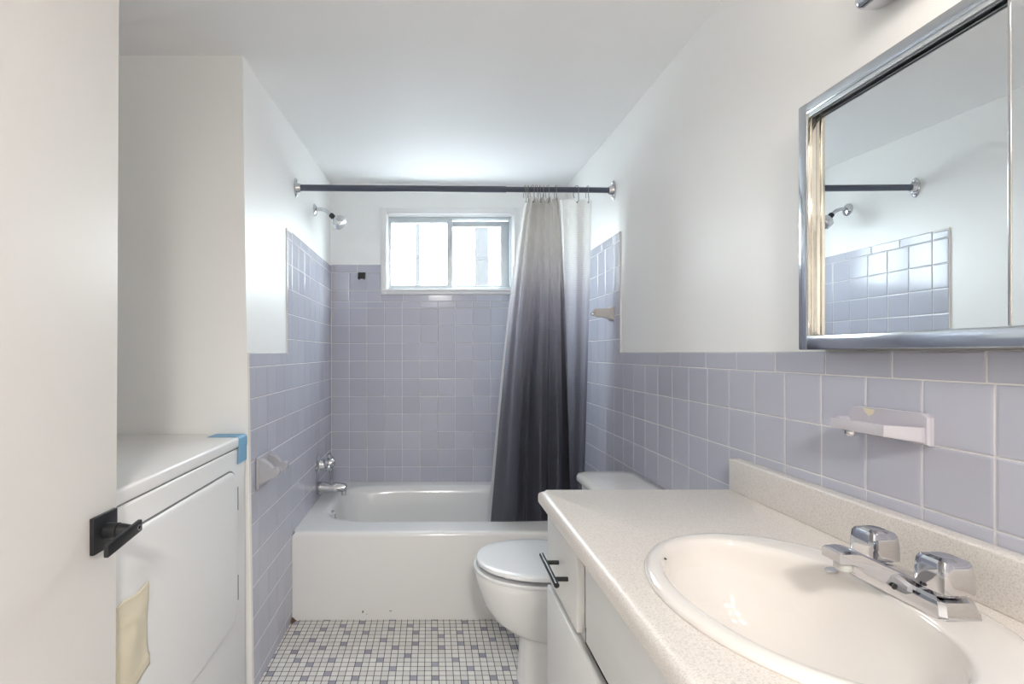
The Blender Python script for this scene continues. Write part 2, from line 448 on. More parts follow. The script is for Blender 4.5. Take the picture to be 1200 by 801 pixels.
# ------------------------------------------------------------------ bathtub
def ang_list(n, corners):
    a = [2 * math.pi * i / n for i in range(n)] + corners
    return sorted(x % (2 * math.pi) for x in a)
TX0, TX1, TY0, TY1 = XL + 0.001, XR - 0.001, 2.200, D - 0.001
tcx, tcy = 0.115, 2.655
tcorn = [math.atan2(y - tcy, x - tcx) for x in (TX0, TX1) for y in (TY0, TY1)]
TA = ang_list(120, tcorn)
def rect_loop(x0, x1, y0, y1, z, cx, cy, A):
    out = []
    for a in A:
        dx, dy = math.cos(a), math.sin(a); t = 1e9
        if dx > 1e-9: t = min(t, (x1 - cx) / dx)
        if dx < -1e-9: t = min(t, (x0 - cx) / dx)
        if dy > 1e-9: t = min(t, (y1 - cy) / dy)
        if dy < -1e-9: t = min(t, (y0 - cy) / dy)
        out.append((cx + dx * t, cy + dy * t, z))
    return out
def super_loop(x0, x1, y0, y1, z, n, A):
    cx, cy, a_, b_ = (x0 + x1) / 2, (y0 + y1) / 2, (x1 - x0) / 2, (y1 - y0) / 2; out = []
    for a in A:
        dx, dy = math.cos(a), math.sin(a)
        # direction measured in the tub's own angle space, pushed to the superellipse
        r = (abs(dx / a_) ** n + abs(dy / b_) ** n) ** (-1.0 / n)
        out.append((cx + dx * r, cy + dy * r, z))
    return out
RZ = -0.800
bt = thing('bathtub', 'white built-in bathtub with flat apron in tiled alcove', 'bathtub', ((TX0 + TX1) / 2, (TY0 + TY1) / 2, FL))
b_ = MB()
rc = lambda i, z: rect_loop(TX0, TX1, TY0 + i, TY1, z, tcx, tcy, TA)
loops = [rc(0.004, FL), rc(0.004, FL + 0.012), rc(0.0, FL + 0.014), rc(0.0, RZ - 0.02), rc(0.002, RZ - 0.010), rc(0.008, RZ - 0.003), rc(0.018, RZ), rc(0.03, RZ)]
bx0, bx1, by0, by1 = -0.535, 0.755, 2.345, 2.985
for ins, dz, n in ((-0.012, 0.0, 6), (0.0, -0.001, 5), (0.010, -0.006, 5), (0.020, -0.018, 5), (0.030, -0.045, 4.6), (0.05, -0.16, 4.2), (0.075, -0.28, 4), (0.10, -0.325, 3.6), (0.16, -0.345, 3.2), (0.25, -0.35, 3)):
    loops.append(super_loop(bx0 + ins, bx1 - ins * 1.9, by0 + ins, by1 - ins * 0.85, RZ + dz, n, TA))
b_.loft(loops, False, True)
b_.build('tub_body', TUB, bt, smooth=50)
ov = MB()
ov.lathe([(0.031, -0.006), (0.031, 0.003), (0.027, 0.007), (0.012, 0.008), (0.006, 0.009)], (-0.5035, 2.55, -0.842), (0.96, 0.0, 0.28), 28)
ov.tube([(-0.494, 2.55, -0.828), (-0.487, 2.547, -0.842), (-0.490, 2.545, -0.858)], 0.0045, 8)
ov = ov.build('overflow_plate', CHROME2, bt); ov['label'] = 'chrome overflow plate'
for x, z, w, h in ((-0.31, -1.157, 0.007, 0.012), (-0.19, -1.150, 0.014, 0.003), (-0.29, -1.165, 0.003, 0.004)):
    st = MB()
    out_ = ((0, 0), (.6, -.1), (1, .6), (.5, 1), (.1, .5))
    st.loft([[(x + w * a, TY0 - d_, z + h * c_) for a, c_ in out_] for d_ in (0.0008, -0.001)])
    st.build('enamel_chip', STAIN, bt, smooth=0)['label'] = 'small dark chip low on the apron'
tag(MB().loft([[(XL + 0.001, 2.168, FL + 0.0005), (XL + 0.014, 2.180, FL + 0.0005), (XL + 0.020, 2.199, FL + 0.0005), (XL + 0.001, 2.199, FL + 0.0005)],
               [(XL + 0.001, 2.178, FL + 0.004), (XL + 0.008, 2.186, FL + 0.005), (XL + 0.010, 2.1992, FL + 0.008), (XL + 0.001, 2.1992, FL + 0.014)]]).build('caulk_lump', STAIN),
    'dark rusty caulk lump at the tub apron and left tiled wall corner', 'caulk')

# spout, valve, shower head on the left wall
sp = thing('tub_spout', 'chrome tub spout on left tiled wall above the tub', 'spout', (XL, 2.69, -0.733))
s = MB()
for prof in ((0, 0.0), ):
    loops = []
    for x, zc, ry, rz in ((0.0, 0, .027, .030), (0.006, 0, .029, .032), (0.03, 0.001, .026, .028), (0.06, 0.001, .026, .027), (0.10, 0.002, .025, .025), (0.135, 0.003, .023, .021), (0.155, 0.003, .020, .017), (0.163, 0.002, .012, .010)):
        loops.append([(XL + x, 2.69 + 1.15 * ry * math.cos(2 * math.pi * k / 28), -0.733 + zc + 1.15 * rz * math.sin(2 * math.pi * k / 28)) for k in range(28)])
    s.loft(loops)
s.build('spout_body', CHROME, sp)
MB().lathe([(0.014, 0), (0.015, -0.012), (0.013, -0.03), (0.009, -0.031)], (XL + 0.145, 2.69, -0.742), (0, 0, 1), 20).build('spout_outlet', CHROME2, sp)
va = thing('shower_valve', 'chrome cross-handle shower valve above the tub spout', 'valve', (XL, 2.69, -0.60))
MB().lathe([(0.050, 0), (0.050, 0.004), (0.044, 0.010), (0.030, 0.018), (0.025, 0.03), (0.022, 0.058)], (XL, 2.69, -0.606), (1, 0, 0), 32).build('escutcheon', CHROME, va)
h_ = MB()
h_.lathe([(0.018, 0.036), (0.029, 0.046), (0.031, 0.066), (0.028, 0.084), (0.020, 0.096), (0.008, 0.098)], (XL, 2.69, -0.598), (1, 0, 0), 24)
for k in range(4):
    a = math.radians(20 + 90 * k); dy, dz = math.cos(a), math.sin(a)
    h_.tube([(XL + 0.070, 2.69 + dy * r_, -0.598 + dz * r_) for r_ in (.012, .036, .052, .059)], [0.012, 0.012, 0.013, 0.009], 12)
h_.build('cross_handle', CHROME, va)
sh = thing('shower_fixture', 'chrome shower head on bent arm high on left wall', 'shower head', (XL, 2.667, 0.775))
XW = XL - 0.007
MB().lathe([(0.033, 0), (0.032, 0.004), (0.022, 0.011), (0.012, 0.014)], (XW, 2.667, 0.775), (1, 0, 0), 28).build('flange', CHROME, sh)
MB().tube(rail([(XW, 2.667, 0.776), (XL + 0.025, 2.667, 0.779), (XL + 0.055, 2.667, 0.770), (XL + 0.085, 2.667, 0.745)], 6), 0.0095, 14).build('shower_arm', CHROME, sh)
ax = Vector((0.72, -0.12, -0.68)).normalized()
hb = Vector((XL + 0.080, 2.667, 0.750))
MB().lathe([(0.012, 0), (0.0145, 0.003), (0.0145, 0.020), (0.012, 0.023)], hb, ax, 14).build('collar_nut', BLACK, sh)
hd = MB(); h0 = hb + ax * 0.022
hd.lathe([(0.011, 0), (0.014, 0.006), (0.020, 0.012), (0.033, 0.024), (0.0385, 0.040), (0.037, 0.056), (0.032, 0.064), (0.030, 0.066), (0.010, 0.066)], h0, ax, 32)
for k in range(8):
    a = 2 * math.pi * k / 8; e1 = ax.cross(Vector((0, 1, 0))).normalized(); e2 = ax.cross(e1)
    pp = h0 + (e1 * math.cos(a) + e2 * math.sin(a)) * 0.036
    hd.tube([pp + ax * 0.030, pp + ax * 0.045, pp + ax * 0.058], [0.003, 0.0055, 0.003], 8)
hd.build('spray_head', CHROME, sh)

# ------------------------------------------------------------------ curtain rod, hooks, curtain, liner
RY, RZL, RZR = 2.293, 0.770, 0.758
rodz = lambda x: lerp(RZL, RZR, (x - XL) / (XR - XL))
rd = thing('shower_curtain_rod', 'dark navy shower curtain rod spanning the alcove with chrome wall flanges', 'curtain rod', (0.11, RY, 0.76))
MB().tube([(XL + 0.008, RY, rodz(XL)), (0.35, RY, rodz(0.35))], 0.0145, 20).build('outer_tube', RODM, rd)
MB().tube([(0.33, RY, rodz(0.33)), (XR - 0.006, RY, rodz(XR))], 0.0125, 20).build('inner_tube', RODM, rd)
for xw, dr in ((XL - 0.007, 1), (XR + 0.007, -1)):
    fl_ = MB(); zc = rodz(xw)
    loops = []
    for hh, sc in ((0, 1.0), (0.003, 1.0), (0.006, 0.9)):
        loops.append([(xw + dr * hh, RY + 0.024 * sc * math.cos(a) * (1 - 0.35 * abs(math.sin(a)) ** 3), zc + 0.046 * sc * math.sin(a)) for a in [2 * math.pi * k / 36 for k in range(36)]])
    fl_.loft(loops)
    fl_.lathe([(0.024, 0.004), (0.023, 0.010), (0.019, 0.020), (0.0165, 0.026)], (xw, RY, zc), (dr, 0, 0), 24)
    for dz in (-0.034, 0.034):
        fl_.lathe([(0.007, 0.005), (0.006, 0.009), (0.002, 0.011)], (xw, RY, zc + dz), (dr, 0, 0), 14)
    fl_.build('wall_flange', CHROME, rd)
hook_px = [615.6, 619.5, 624, 628.5, 633, 637.5, 642, 651.5, 675.6, 688.8]
words = ['first', 'second', 'third', 'fourth', 'fifth', 'sixth', 'seventh', 'eighth']
proto = None
for i, px in enumerate(hook_px):
    x = (px - 505.2) / 577.4 * RY
    if proto is None:
        pts = [(0.004, 0.0, -0.058), (0.003, -0.014, -0.052), (0.001, -0.016, -0.036), (0, -0.018, -0.015)]
        pts += [(0, -0.019 * math.cos(a), 0.019 * math.sin(a)) for a in [math.radians(5 + 22 * k) for k in range(9)]]
        pts += [(-0.003, 0.016, -0.02), (-0.004, 0.008, -0.036)]
        proto = MB().tube([(x + a, RY + b, rodz(x) + c_) for a, b, c_ in rail(pts, 3)], 0.0015, 8).lathe([(0.003, -0.003), (0.004, 0), (0.003, 0.003)], (x + 0.004, RY - 0.002, rodz(x) - 0.058), (0, 1, 0), 10).build('curtain_hook', HOOKM, origin=(x, RY, rodz(x)))
        o = proto
    else:
        o = proto.copy(); COL.objects.link(o); o.location = (x, RY, rodz(x) + H)
        o.rotation_euler = (0, 0, random.uniform(-0.35, 0.35))
    lab = ('metal curtain hook on the rod, %s of the hooks counted from the window side' % words[i]) if i < 8 else \
          ('metal curtain hook standing apart near the right end of the rod' if i == 8 else 'rightmost metal curtain hook on the rod, nearest the wall flange')
    tag(o, lab, 'hook', 'hooks holding the shower curtain')

def cloth_mesh(path, n, z0, z1, nv):
    """path(s, v) -> (x, y) in plan, s along the cloth, v from the top (0) to the hem (1)"""
    vs = []; fs = []
    for j in range(nv + 1):
        v = j / nv
        for i in range(n + 1):
            x, y = path(i / n, v); vs.append((x, y, lerp(z0, z1, v)))
    for j in range(nv):
        for i in range(n):
            a = j * (n + 1) + i; fs.append((a, a + 1, a + n + 2, a + n + 1))
    return MB().add(vs, fs)
def gs(s_, c_, w): return math.exp(-((s_ - c_) / w) ** 2)
SPLIT = 0.66
def curtain_path(t, v):
    e = v ** 0.70
    yb = 2.292 + 0.140 * v
    if t <= SPLIT:
        s_ = t / SPLIT
        x = lerp(lerp(0.447, 0.592, s_), lerp(0.289, 0.690, s_), e)
        ed = min(1, s_ * 9, (1 - s_) * 9 + 0.2)
        ft = 0.020 * math.sin(2 * math.pi * (5.2 * s_ + 0.12 * math.sin(5 * s_))) * ed
        k = 0.022 * math.sin(v * 6.0 + 0.5)
        fb = -0.040 * gs(s_, 0.15, 0.10) + 0.024 * gs(s_, 0.325 + k * .5, 0.035) - 0.024 * gs(s_, 0.40 + k, 0.030) \
             + 0.070 * gs(s_, 0.475 + k, 0.030) - 0.040 * gs(s_, 0.60 + k, 0.065) + 0.036 * gs(s_, 0.735, 0.030) - 0.034 * gs(s_, 0.83, 0.05) + 0.03 * gs(s_, 0.93, 0.03)
        sl = 0.014 * (gs(s_, 0.52 + k, 0.05) - gs(s_, 0.44 + k, 0.04)) * math.exp(-((v - 0.80) / 0.13) ** 2)
        return x + sl, yb + lerp(ft, fb, min(1, v * 1.35) ** 0.8)
    s_ = (t - SPLIT) / (1 - SPLIT); k = min(1, s_ * 6)
    x = lerp(lerp(0.585, 0.762, s_ ** 0.9), lerp(0.648, 0.772, s_ ** 0.9), e)
    f_ = 0.010 * math.sin(2 * math.pi * 2.2 * s_ + 0.5) + v * (0.020 * gs(s_, 0.35, 0.10) - 0.018 * gs(s_, 0.62, 0.14) + 0.02 * gs(s_, 0.9, 0.08))
    return x, yb + k * (0.028 + 0.03 * v) + f_ * k
cur = cloth_mesh(curtain_path, 300, 0.722, -0.875, 100).build('shower_curtain', CURT, origin=(0.55, 2.30, 0.0), smooth=180)
tag(cur, 'white to charcoal ombre shower curtain gathered at right end of rod', 'curtain')
lin = cloth_mesh(lambda t, v: (lerp(lerp(0.449, 0.58, t), lerp(0.2895, 0.60, t), v ** 0.70), 2.345 + 0.19 * v + 0.006 * math.sin(2 * math.pi * 3.3 * t)), 60, 0.715, -0.87, 60).build('curtain_liner', LINER, origin=(0.5, 2.34, 0.0), smooth=180)
tag(lin, 'thin white liner edge showing behind left side of ombre shower curtain', 'curtain liner')

# ------------------------------------------------------------------ wall fittings
tp = thing('paper_holder', 'lavender ceramic paper holder with two empty prongs on left tiled wall', 'paper holder', (XL, 1.81, -0.48))
pmb = MB()
pmb.box(XL, XL + 0.012, 1.745, 1.885, -0.483, -0.368, 0.005, 3)
pmb.build('back_plate', CERAM, tp)
prof = [(0.0, -0.374), (0.02, -0.379), (0.040, -0.394), (0.052, -0.407), (0.066, -0.405), (0.075, -0.414), (0.074, -0.428), (0.058, -0.443), (0.034, -0.454), (0.012, -0.466), (0.0, -0.474)]
prof = [(p.x, p.z) for p in rail([(a, 0, b) for a, b in prof], 3)]
for y0, y1 in ((1.752, 1.778), (1.852, 1.878)):
    e_ = MB(); loops = []
    for y, ins in ((y0, 0.004), (y0 + 0.004, 0), (y1 - 0.004, 0), (y1, 0.004)):
        cx_, cz_ = 0.03, -0.423
        loops.append([(XL + 0.006 + cx_ + (a - cx_) * (1 - ins / 0.035), y, cz_ + (b - cz_) * (1 - ins / 0.035)) for a, b in prof])
    e_.loft(loops); e_.build('prong', CERAM, tp)

tbk = thing('towel_bar_bracket', 'beige ceramic towel bar bracket on right tile edge beside the shower curtain', 'towel bracket', (XR, 2.30, 0.18))
k_ = MB(); loops = []
for hh, a in ((0, 0.033), (0.005, 0.033), (0.010, 0.028), (0.018, 0.0225), (0.07, 0.019), (0.083, 0.018), (0.086, 0.013)):
    loops.append([(XR - hh, 2.30 + a * x, 0.184 + a * z + (0.004 if hh > .02 else 0)) for x, z in ((-1, -.88), (-.88, -1), (.88, -1), (1, -.88), (1, .88), (.88, 1), (-.88, 1), (-1, .88))])
k_.loft(loops); k_.build('bracket_arm', BEIGEC, tbk, smooth=20)
MB().lathe([(0.008, 0), (0.008, 0.006), (0.005, 0.012)], (XR - 0.086, 2.30, 0.182), (-1, 0, 0), 16).build('bracket_screw', CHROME2, tbk)

# soap dish
sd = thing('soap_dish', 'pale ceramic soap dish on the tile wall below the mirror', 'soap dish', (XR, 0.905, -0.16))
d_ = MB()
pl_ = [(0.826, -0.158), (0.985, -0.158), (0.990, -0.150), (0.990, -0.126), (0.975, -0.106), (0.962, -0.103), (0.836, -0.103), (0.826, -0.110)]
d_.loft([[(XR, y, z) for y, z in pl_], [(XR - 0.007, y, z) for y, z in pl_], [(XR - 0.010, lerp(y, 0.908, .03), lerp(z, -0.13, .07)) for y, z in pl_]])
# tray: outline in plan, chamfered front corners; dished top
out = [(XR - 0.004, 0.832), (XR - 0.016, 0.832), (XR - 0.056, 0.858), (XR - 0.058, 0.90), (XR - 0.056, 0.972), (XR - 0.030, 0.988), (XR - 0.004, 0.988)]
cxs, cys = XR - 0.03, 0.91
def plan(sx, sy, z, dz=0.0): return [(cxs + (a - cxs) * sx, cys + (b - cys) * sy, z + dz * (a - XR)) for a, b in out]
d_.loft([plan(.55, .55, -0.157, -.1), plan(.80, .85, -0.156, -.15), plan(.97, .975, -0.156, -.16), plan(1, 1, -0.154, -.16), plan(1, 1, -0.131, -.02), plan(.985, .99, -0.1275), plan(.90, .945, -0.1270), plan(.82, .90, -0.134), plan(.5, .7, -0.1385), plan(.2, .3, -0.139)])
d_.build('dish_body', SOAPC, sd, smooth=30)
MB().lathe([(0.010, -0.004), (0.010, 0.006), (0.007, 0.010)], (XR - 0.030, 0.955, -0.1515), (0, 0, -1), 16).build('drain_boss', CHROME2, sd)
MB().add([(XR - 0.0108, y, z) for y, z in ((0.950, -0.1065), (0.925, -0.1075), (0.928, -0.116), (0.938, -0.121), (0.947, -0.114))], [(0, 1, 2, 3, 4)]).build('soap_scum', PAPER, sd)['label'] = 'yellowed soap residue patch'

# black adhesive hook on the back wall
hk = MB(); hx, hz = -0.431, 0.480
hk.box(hx - 0.023, hx + 0.023, D - 0.006, D, hz - 0.016, hz + 0.024, 0.003)
for sx in (-0.015, 0.015):
    hk.tube([(hx + sx, D - 0.005, hz - 0.008), (hx + sx, D - 0.014, hz - 0.016), (hx + sx, D - 0.022, hz - 0.012), (hx + sx, D - 0.022, hz)], [0.007, 0.007, 0.007, 0.005], 10)
tag(hk.build('wall_hook', BPLAS), 'small black double hook stuck on back tiles left of the window', 'hook')

# ------------------------------------------------------------------ toilet
tx0, ty = 0.155, 1.80
to = thing('toilet', 'white toilet with closed lid between the bathtub and the vanity', 'toilet', (0.50, ty, FL))
NA = 64
def egg(xf, xb, hw, z, n=2.15):
    xm = xf + (xb - xf) * 0.52; out = []
    for k in range(NA):
        a = 2 * math.pi * k / NA; cx_, sx_ = math.cos(a), math.sin(a)
        ax_ = (xm - xf) if cx_ < 0 else (xb - xm)
        e = 2 / n
        out.append((xm + ax_ * math.copysign(abs(cx_) ** e, cx_), ty + hw * math.copysign(abs(sx_) ** e, sx_), z))
    return out
bw = MB()
bw.loft([egg(.312, .70, .118, FL, 2.5), egg(.312, .70, .118, FL + .012, 2.5), egg(.318, .69, .112, FL + .03, 2.5), egg(.320, .68, .108, -1.08, 2.4), egg(.319, .67, .109, -1.022, 2.3),
         egg(.312, .655, .111, -1.008), egg(.285, .65, .118, -0.998), egg(.258, .645, .128, -0.983), egg(.219, .635, .144, -0.95), egg(.188, .63, .160, -0.90), egg(.168, .625, .173, -0.845), egg(.160, .62, .178, -0.812),
         egg(.158, .62, .180, -0.790), egg(.166, .615, .174, -0.782), egg(.20, .59, .15, -0.780)])
bw.build('bowl', PORC, to, smooth=60)
MB().loft([egg(.162, .600, .177, -0.781), egg(.155, .604, .183, -0.779), egg(.154, .605, .184, -0.773), egg(.157, .603, .181, -0.769), egg(.164, .600, .1755, -0.770), egg(.169, .598, .171, -0.778), egg(.22, .58, .14, -0.778)]).build('seat', SEAT, to, smooth=45)
MB().loft([egg(.22, .58, .14, -0.7640), egg(.195, .600, .154, -0.7620), egg(.180, .604, .1655, -0.7585), egg(.167, .607, .1745, -0.7580), egg(.166, .607, .1755, -0.7560), egg(.166, .607, .1755, -0.7480), egg(.168, .606, .174, -0.7450), egg(.173, .602, .170, -0.7432), egg(.20, .59, .15, -0.7420), egg(.30, .50, .08, -0.7412)]).build('lid', SEAT, to, smooth=32)
for dx, dy in ((.26, .10), (.26, -.10), (.50, .12), (.50, -.12)):
    MB().lathe([(.009, 0), (.009, .0165)], (dx, ty + dy, -0.7785), (0, 0, 1), 12).build('seat_bumper', SEAT, to)
for dy in (-0.075, 0.075):
    MB().box(.595, .635, ty + dy - .018, ty + dy + .018, -0.782, -0.742, 0.006).build('hinge', SEAT, to)
def rr(x0, x1, y0, y1, r, z):
    out = []
    for cx_, cy_, a0 in ((x1 - r, y1 - r, 0), (x0 + r, y1 - r, 90), (x0 + r, y0 + r, 180), (x1 - r, y0 + r, 270)):
        for k in range(9):
            a = math.radians(a0 + 90 * k / 8); out.append((cx_ + r * math.cos(a), cy_ + r * math.sin(a), z))
    return out
MB().loft([rr(.62, .815, 1.60, 2.00, .03, -0.80), rr(.612, .822, 1.585, 2.02, .04, -0.77), rr(.608, .825, 1.58, 2.03, .045, -0.53), rr(.61, .825, 1.582, 2.028, .045, -0.522)]).build('tank', PORC, to, smooth=50)
MB().box(.58, .80, ty - 0.11, ty + 0.11, -0.84, -0.785, 0.02, 3).build('tank_shelf', PORC, to, smooth=50)
MB().loft([rr(.60, .829, 1.572, 2.052, .055, -0.526), rr(.592, .832, 1.565, 2.06, .062, -0.518), rr(.592, .832, 1.565, 2.06, .062, -0.502), rr(.597, .830, 1.57, 2.055, .058, -0.493), rr(.615, .825, 1.59, 2.035, .045, -0.488), rr(.66, .80, 1.65, 1.98, .03, -0.487)]).build('tank_lid', PORC, to, smooth=60)

# ------------------------------------------------------------------ vanity
VY0, VY1 = 0.14, 1.332
FXF = 0.3135
vc = thing('vanity_cabinet', 'white vanity cabinet with drawer and doors under the speckled countertop', 'cabinet', (0.58, 0.74, FL))
c = MB()
c.box(0.350, XR - 0.010, VY1 - 0.016, VY1, -1.09, -0.4095).box(0.350, XR - 0.010, VY0, VY0 + 0.016, -1.09, -0.4095)
c.box(XR - 0.016, XR - 0.008, VY0, VY1, -1.09, -0.4095).box(0.350, XR - 0.012, VY0 + 0.014, VY1 - 0.014, -1.09, -1.074)
for y0, y1 in ((VY0, VY0 + 0.03), (1.010, 1.070), (VY1 - 0.02, VY1)):
    c.box(0.3325, 0.351, y0, y1, -1.09, -0.4095)
for z0, z1 in ((-0.440, -0.4097), (-0.640, -0.590), (-1.0898, -1.06)):
    c.box(0.3327, 0.3508, VY0 + 0.001, VY1 - 0.001, z0, z1)
c.box(0.40, XR - 0.008, VY0 + 0.01, VY1 - 0.01, FL, -1.09)
c.build('carcass', CAB, vc, smooth=0)
MB().box(FXF, 0.3318, 1.062, 1.330, -0.604, -0.413, 0.0025).build('drawer', CAB, vc)
dr = vc.children[-1]
hm = MB()
hm.tube([(0.281, 1.255, -0.514), (0.281, 1.104, -0.521)], 0.0062, 16)
for y, z in ((1.214, -0.516), (1.132, -0.5195)):
    hm.tube([(0.281, y, z), (FXF + 0.001, y, z)], 0.0050, 12)
hm.build('drawer_pull', BLACK, dr)['label'] = 'black bar pull'
MB().box(FXF + 0.002, 0.3318, 0.165, 1.008, -0.592, -0.414, 0.0025).build('false_front', CAB, vc)
MB().box(FXF - 0.001, 0.3318, 0.80, 1.330, -1.075, -0.624, 0.0025).build('door', CAB, vc)
MB().box(FXF - 0.001, 0.3318, 0.165, 0.796, -1.075, -0.624, 0.0025).build('door', CAB, vc)
MB().box(0.3305, 0.3327, 0.17, 1.058, -0.6235, -0.590).build('rail_shade_strip', DARK, vc, smooth=0)  # solid dark strip: shade below the false front put into its colour
MB().box(0.326, 0.333, 1.022, 1.040, -0.47, -0.43, 0.002).build('hinge', CHROME2, vc)
MB().box(0.326, 0.333, 1.022, 1.040, -0.595, -0.565, 0.002).build('hinge', CHROME2, vc)

CZ = -0.373
CX0, CX1, CY0, CY1 = 0.2916, XR - 0.002, 0.13, 1.346
SCX, SCY, SA, SB = 0.563, 0.740, 0.215, 0.255
ct = thing('countertop', 'beige speckled laminate countertop around the oval sink with low backsplash', 'countertop', (0.57, 0.74, -0.415))
corn = [math.atan2(y - SCY, x - SCX) for x in (CX0, CX1) for y in (CY0, CY1)]
CA = ang_list(96, corn)
ell = lambda a_, b__, z, cx_=SCX, cy_=SCY, A=None: [(cx_ + a_ * b__ / math.hypot(b__ * math.cos(t), a_ * math.sin(t)) * math.cos(t), cy_ + a_ * b__ / math.hypot(b__ * math.cos(t), a_ * math.sin(t)) * math.sin(t), z) for t in (A or CA)]
crc = lambda i, z: rect_loop(CX0 + i, CX1, CY0, CY1 - i * 0.15, z, SCX, SCY, CA)
MB().loft([ell(.195, .235, CZ - .036), crc(.004, CZ - .036), crc(0, CZ - .032), crc(0, CZ - .016), crc(.0013, CZ - .009), crc(.005, CZ - .0035), crc(.011, CZ - .0005), crc(.018, CZ), ell(.195, .235, CZ), ell(.195, .235, CZ - .036)], False, False).build('worktop', LAM, ct, smooth=40)
MB().box(0.8135, XR - 0.001, CY0, CY1, CZ - 0.001, -0.2875, 0.004, 3).build('backsplash', LAM, ct)

sk = thing('sink', 'bone white oval drop-in sink set in the speckled countertop', 'sink', (SCX, SCY, CZ - 0.15))
SAng = [2 * math.pi * i / 96 for i in range(96)]
e2 = lambda a_, b__, z, cx_: ell(a_, b__, z, cx_, SCY, SAng)
BCX = 0.532
MB().loft([e2(.190, .230, CZ - .02, SCX), e2(.190, .230, CZ + .0005, SCX), e2(SA, SB, CZ + .0005, SCX), e2(SA + .001, SB + .001, CZ + .004, SCX), e2(SA - .002, SB - .002, CZ + .009, SCX), e2(SA - .010, SB - .010, CZ + .0125, SCX), e2(SA - .022, SB - .020, CZ + .013, SCX),
           e2(.160, .223, CZ + .0118, BCX + .003), e2(.1545, .218, CZ + .009, BCX), e2(.152, .2155, CZ + .003, BCX), *[e2(.150 * q_, .214 * q_, CZ - d_, BCX) for d_, q_ in [(dd_, (1 - (dd_ / 0.147) ** 2.3) ** (1 / 2.1)) for dd_ in (.004, .02, .04, .06, .08, .10, .115, .128, .137, .1425)]], e2(.022, .022, CZ - .145, BCX),
           e2(.024, .024, CZ - .16, BCX), e2(.10, .15, CZ - .135, BCX), e2(.15, .20, CZ - .05, BCX), e2(.190, .230, CZ - .02, SCX)], False, False).build('basin', BONE, sk, smooth=60)
MB().lathe([(0.0215, 0.004), (0.023, 0.002), (0.018, 0.0), (0.012, 0.003), (0.004, 0.005)], (BCX, SCY, CZ - .146), (0, 0, 1), 24).build('drain', CHROME2, sk)
MB().lathe([(0.0026, 0), (0.0026, 0.0015), (0.001, 0.002)], (0.420, 0.884, CZ + .0028), (0.2, -0.2, 1), 10).build('chip_mark', BPLAS, sk)['label'] = 'tiny dark chip on the far rim'
MB().lathe([(0.0095, 0), (0.0095, 0.0012), (0.005, 0.0015)], (0.671, 0.824, CZ + .0088), (-0.25, 0, 1), 16).build('overflow_hole', CHROME2, sk)

fa = thing('faucet', 'chrome two-handle faucet on the sink ledge below the backsplash', 'faucet', (0.715, SCY, CZ + 0.012))
FZ = CZ + 0.0115
g = MB()
def sect(x0, x1, y0, y1, z, c_=0.006):
    return [(x0 + c_, y0, z), (x1 - c_, y0, z), (x1, y0 + c_, z), (x1, y1 - c_, z), (x1 - c_, y1, z), (x0 + c_, y1, z), (x0, y1 - c_, z), (x0, y0 + c_, z)]
g.loft([sect(.686, .744, SCY - .082, SCY + .082, FZ), sect(.686, .744, SCY - .082, SCY + .082, FZ + .006), sect(.690, .740, SCY - .076, SCY + .076, FZ + .022), sect(.695, .736, SCY - .070, SCY + .070, FZ + .026)])
g.build('base_plate', CHROME, fa, smooth=25)
sp_ = MB(); loops = []
for x, hw, zt, zb in ((.722, .030, FZ + .030, FZ + .006), (.700, .030, FZ + .034, FZ + .006), (.680, .0265, FZ + .044, FZ + .014), (.650, .0215, FZ + .058, FZ + .034), (.632, .019, FZ + .0665, FZ + .046), (.618, .0185, FZ + .068, FZ + .050), (.604, .018, FZ + .067, FZ + .050), (.601, .017, FZ + .065, FZ + .051)):
    ch = 0.0030
    loops.append([(x, SCY - hw, zb), (x, SCY + hw, zb), (x, SCY + hw, zt - ch), (x, SCY + hw - ch * 1.4, zt), (x, SCY - hw + ch * 1.4, zt), (x, SCY - hw, zt - ch)])
sp_.loft(loops); sp_.build('spout', CHROME, fa, smooth=25)
MB().lathe([(0.011, 0), (0.012, 0.004), (0.012, 0.014), (0.010, 0.017)], (.620, SCY, FZ + .052), (0, 0, -1), 20).build('aerator', ACRYL, fa)
MB().lathe([(0.0035, 0), (0.0045, 0.002), (0.003, 0.003)], (.672, SCY - .0255, FZ + .022), (0, -1, 0), 14).build('spout_screw', BPLAS, fa)
for dy in (-0.054, 0.054):
    k = MB(); cx_, cy_ = .716, SCY + dy
    def sq(r, z, n=3.2, sc=0.0):
        o_ = []
        for i in range(40):
            a = 2 * math.pi * i / 40; c_, s__ = math.cos(a), math.sin(a)
            q = (abs(c_) ** n + abs(s__) ** n) ** (-1 / n) * r * (1 - sc * max(0, math.cos(4 * a)))
            o_.append((cx_ + q * c_, cy_ + q * s__, z))
        return o_
    k.loft([sq(.013, FZ + .024, 2), sq(.013, FZ + .032, 2), sq(.0205, FZ + .031, 8), sq(.0230, FZ + .0325, 8), sq(.0235, FZ + .036, 8), sq(.0230, FZ + .056, 8), sq(.0215, FZ + .070, 8), sq(.0190, FZ + .0755, 7), sq(.0135, FZ + .078, 3), sq(.0105, FZ + .0765, 2), sq(.004, FZ + .0765, 2)])
    k.build('handle', CHROME, fa, smooth=28)

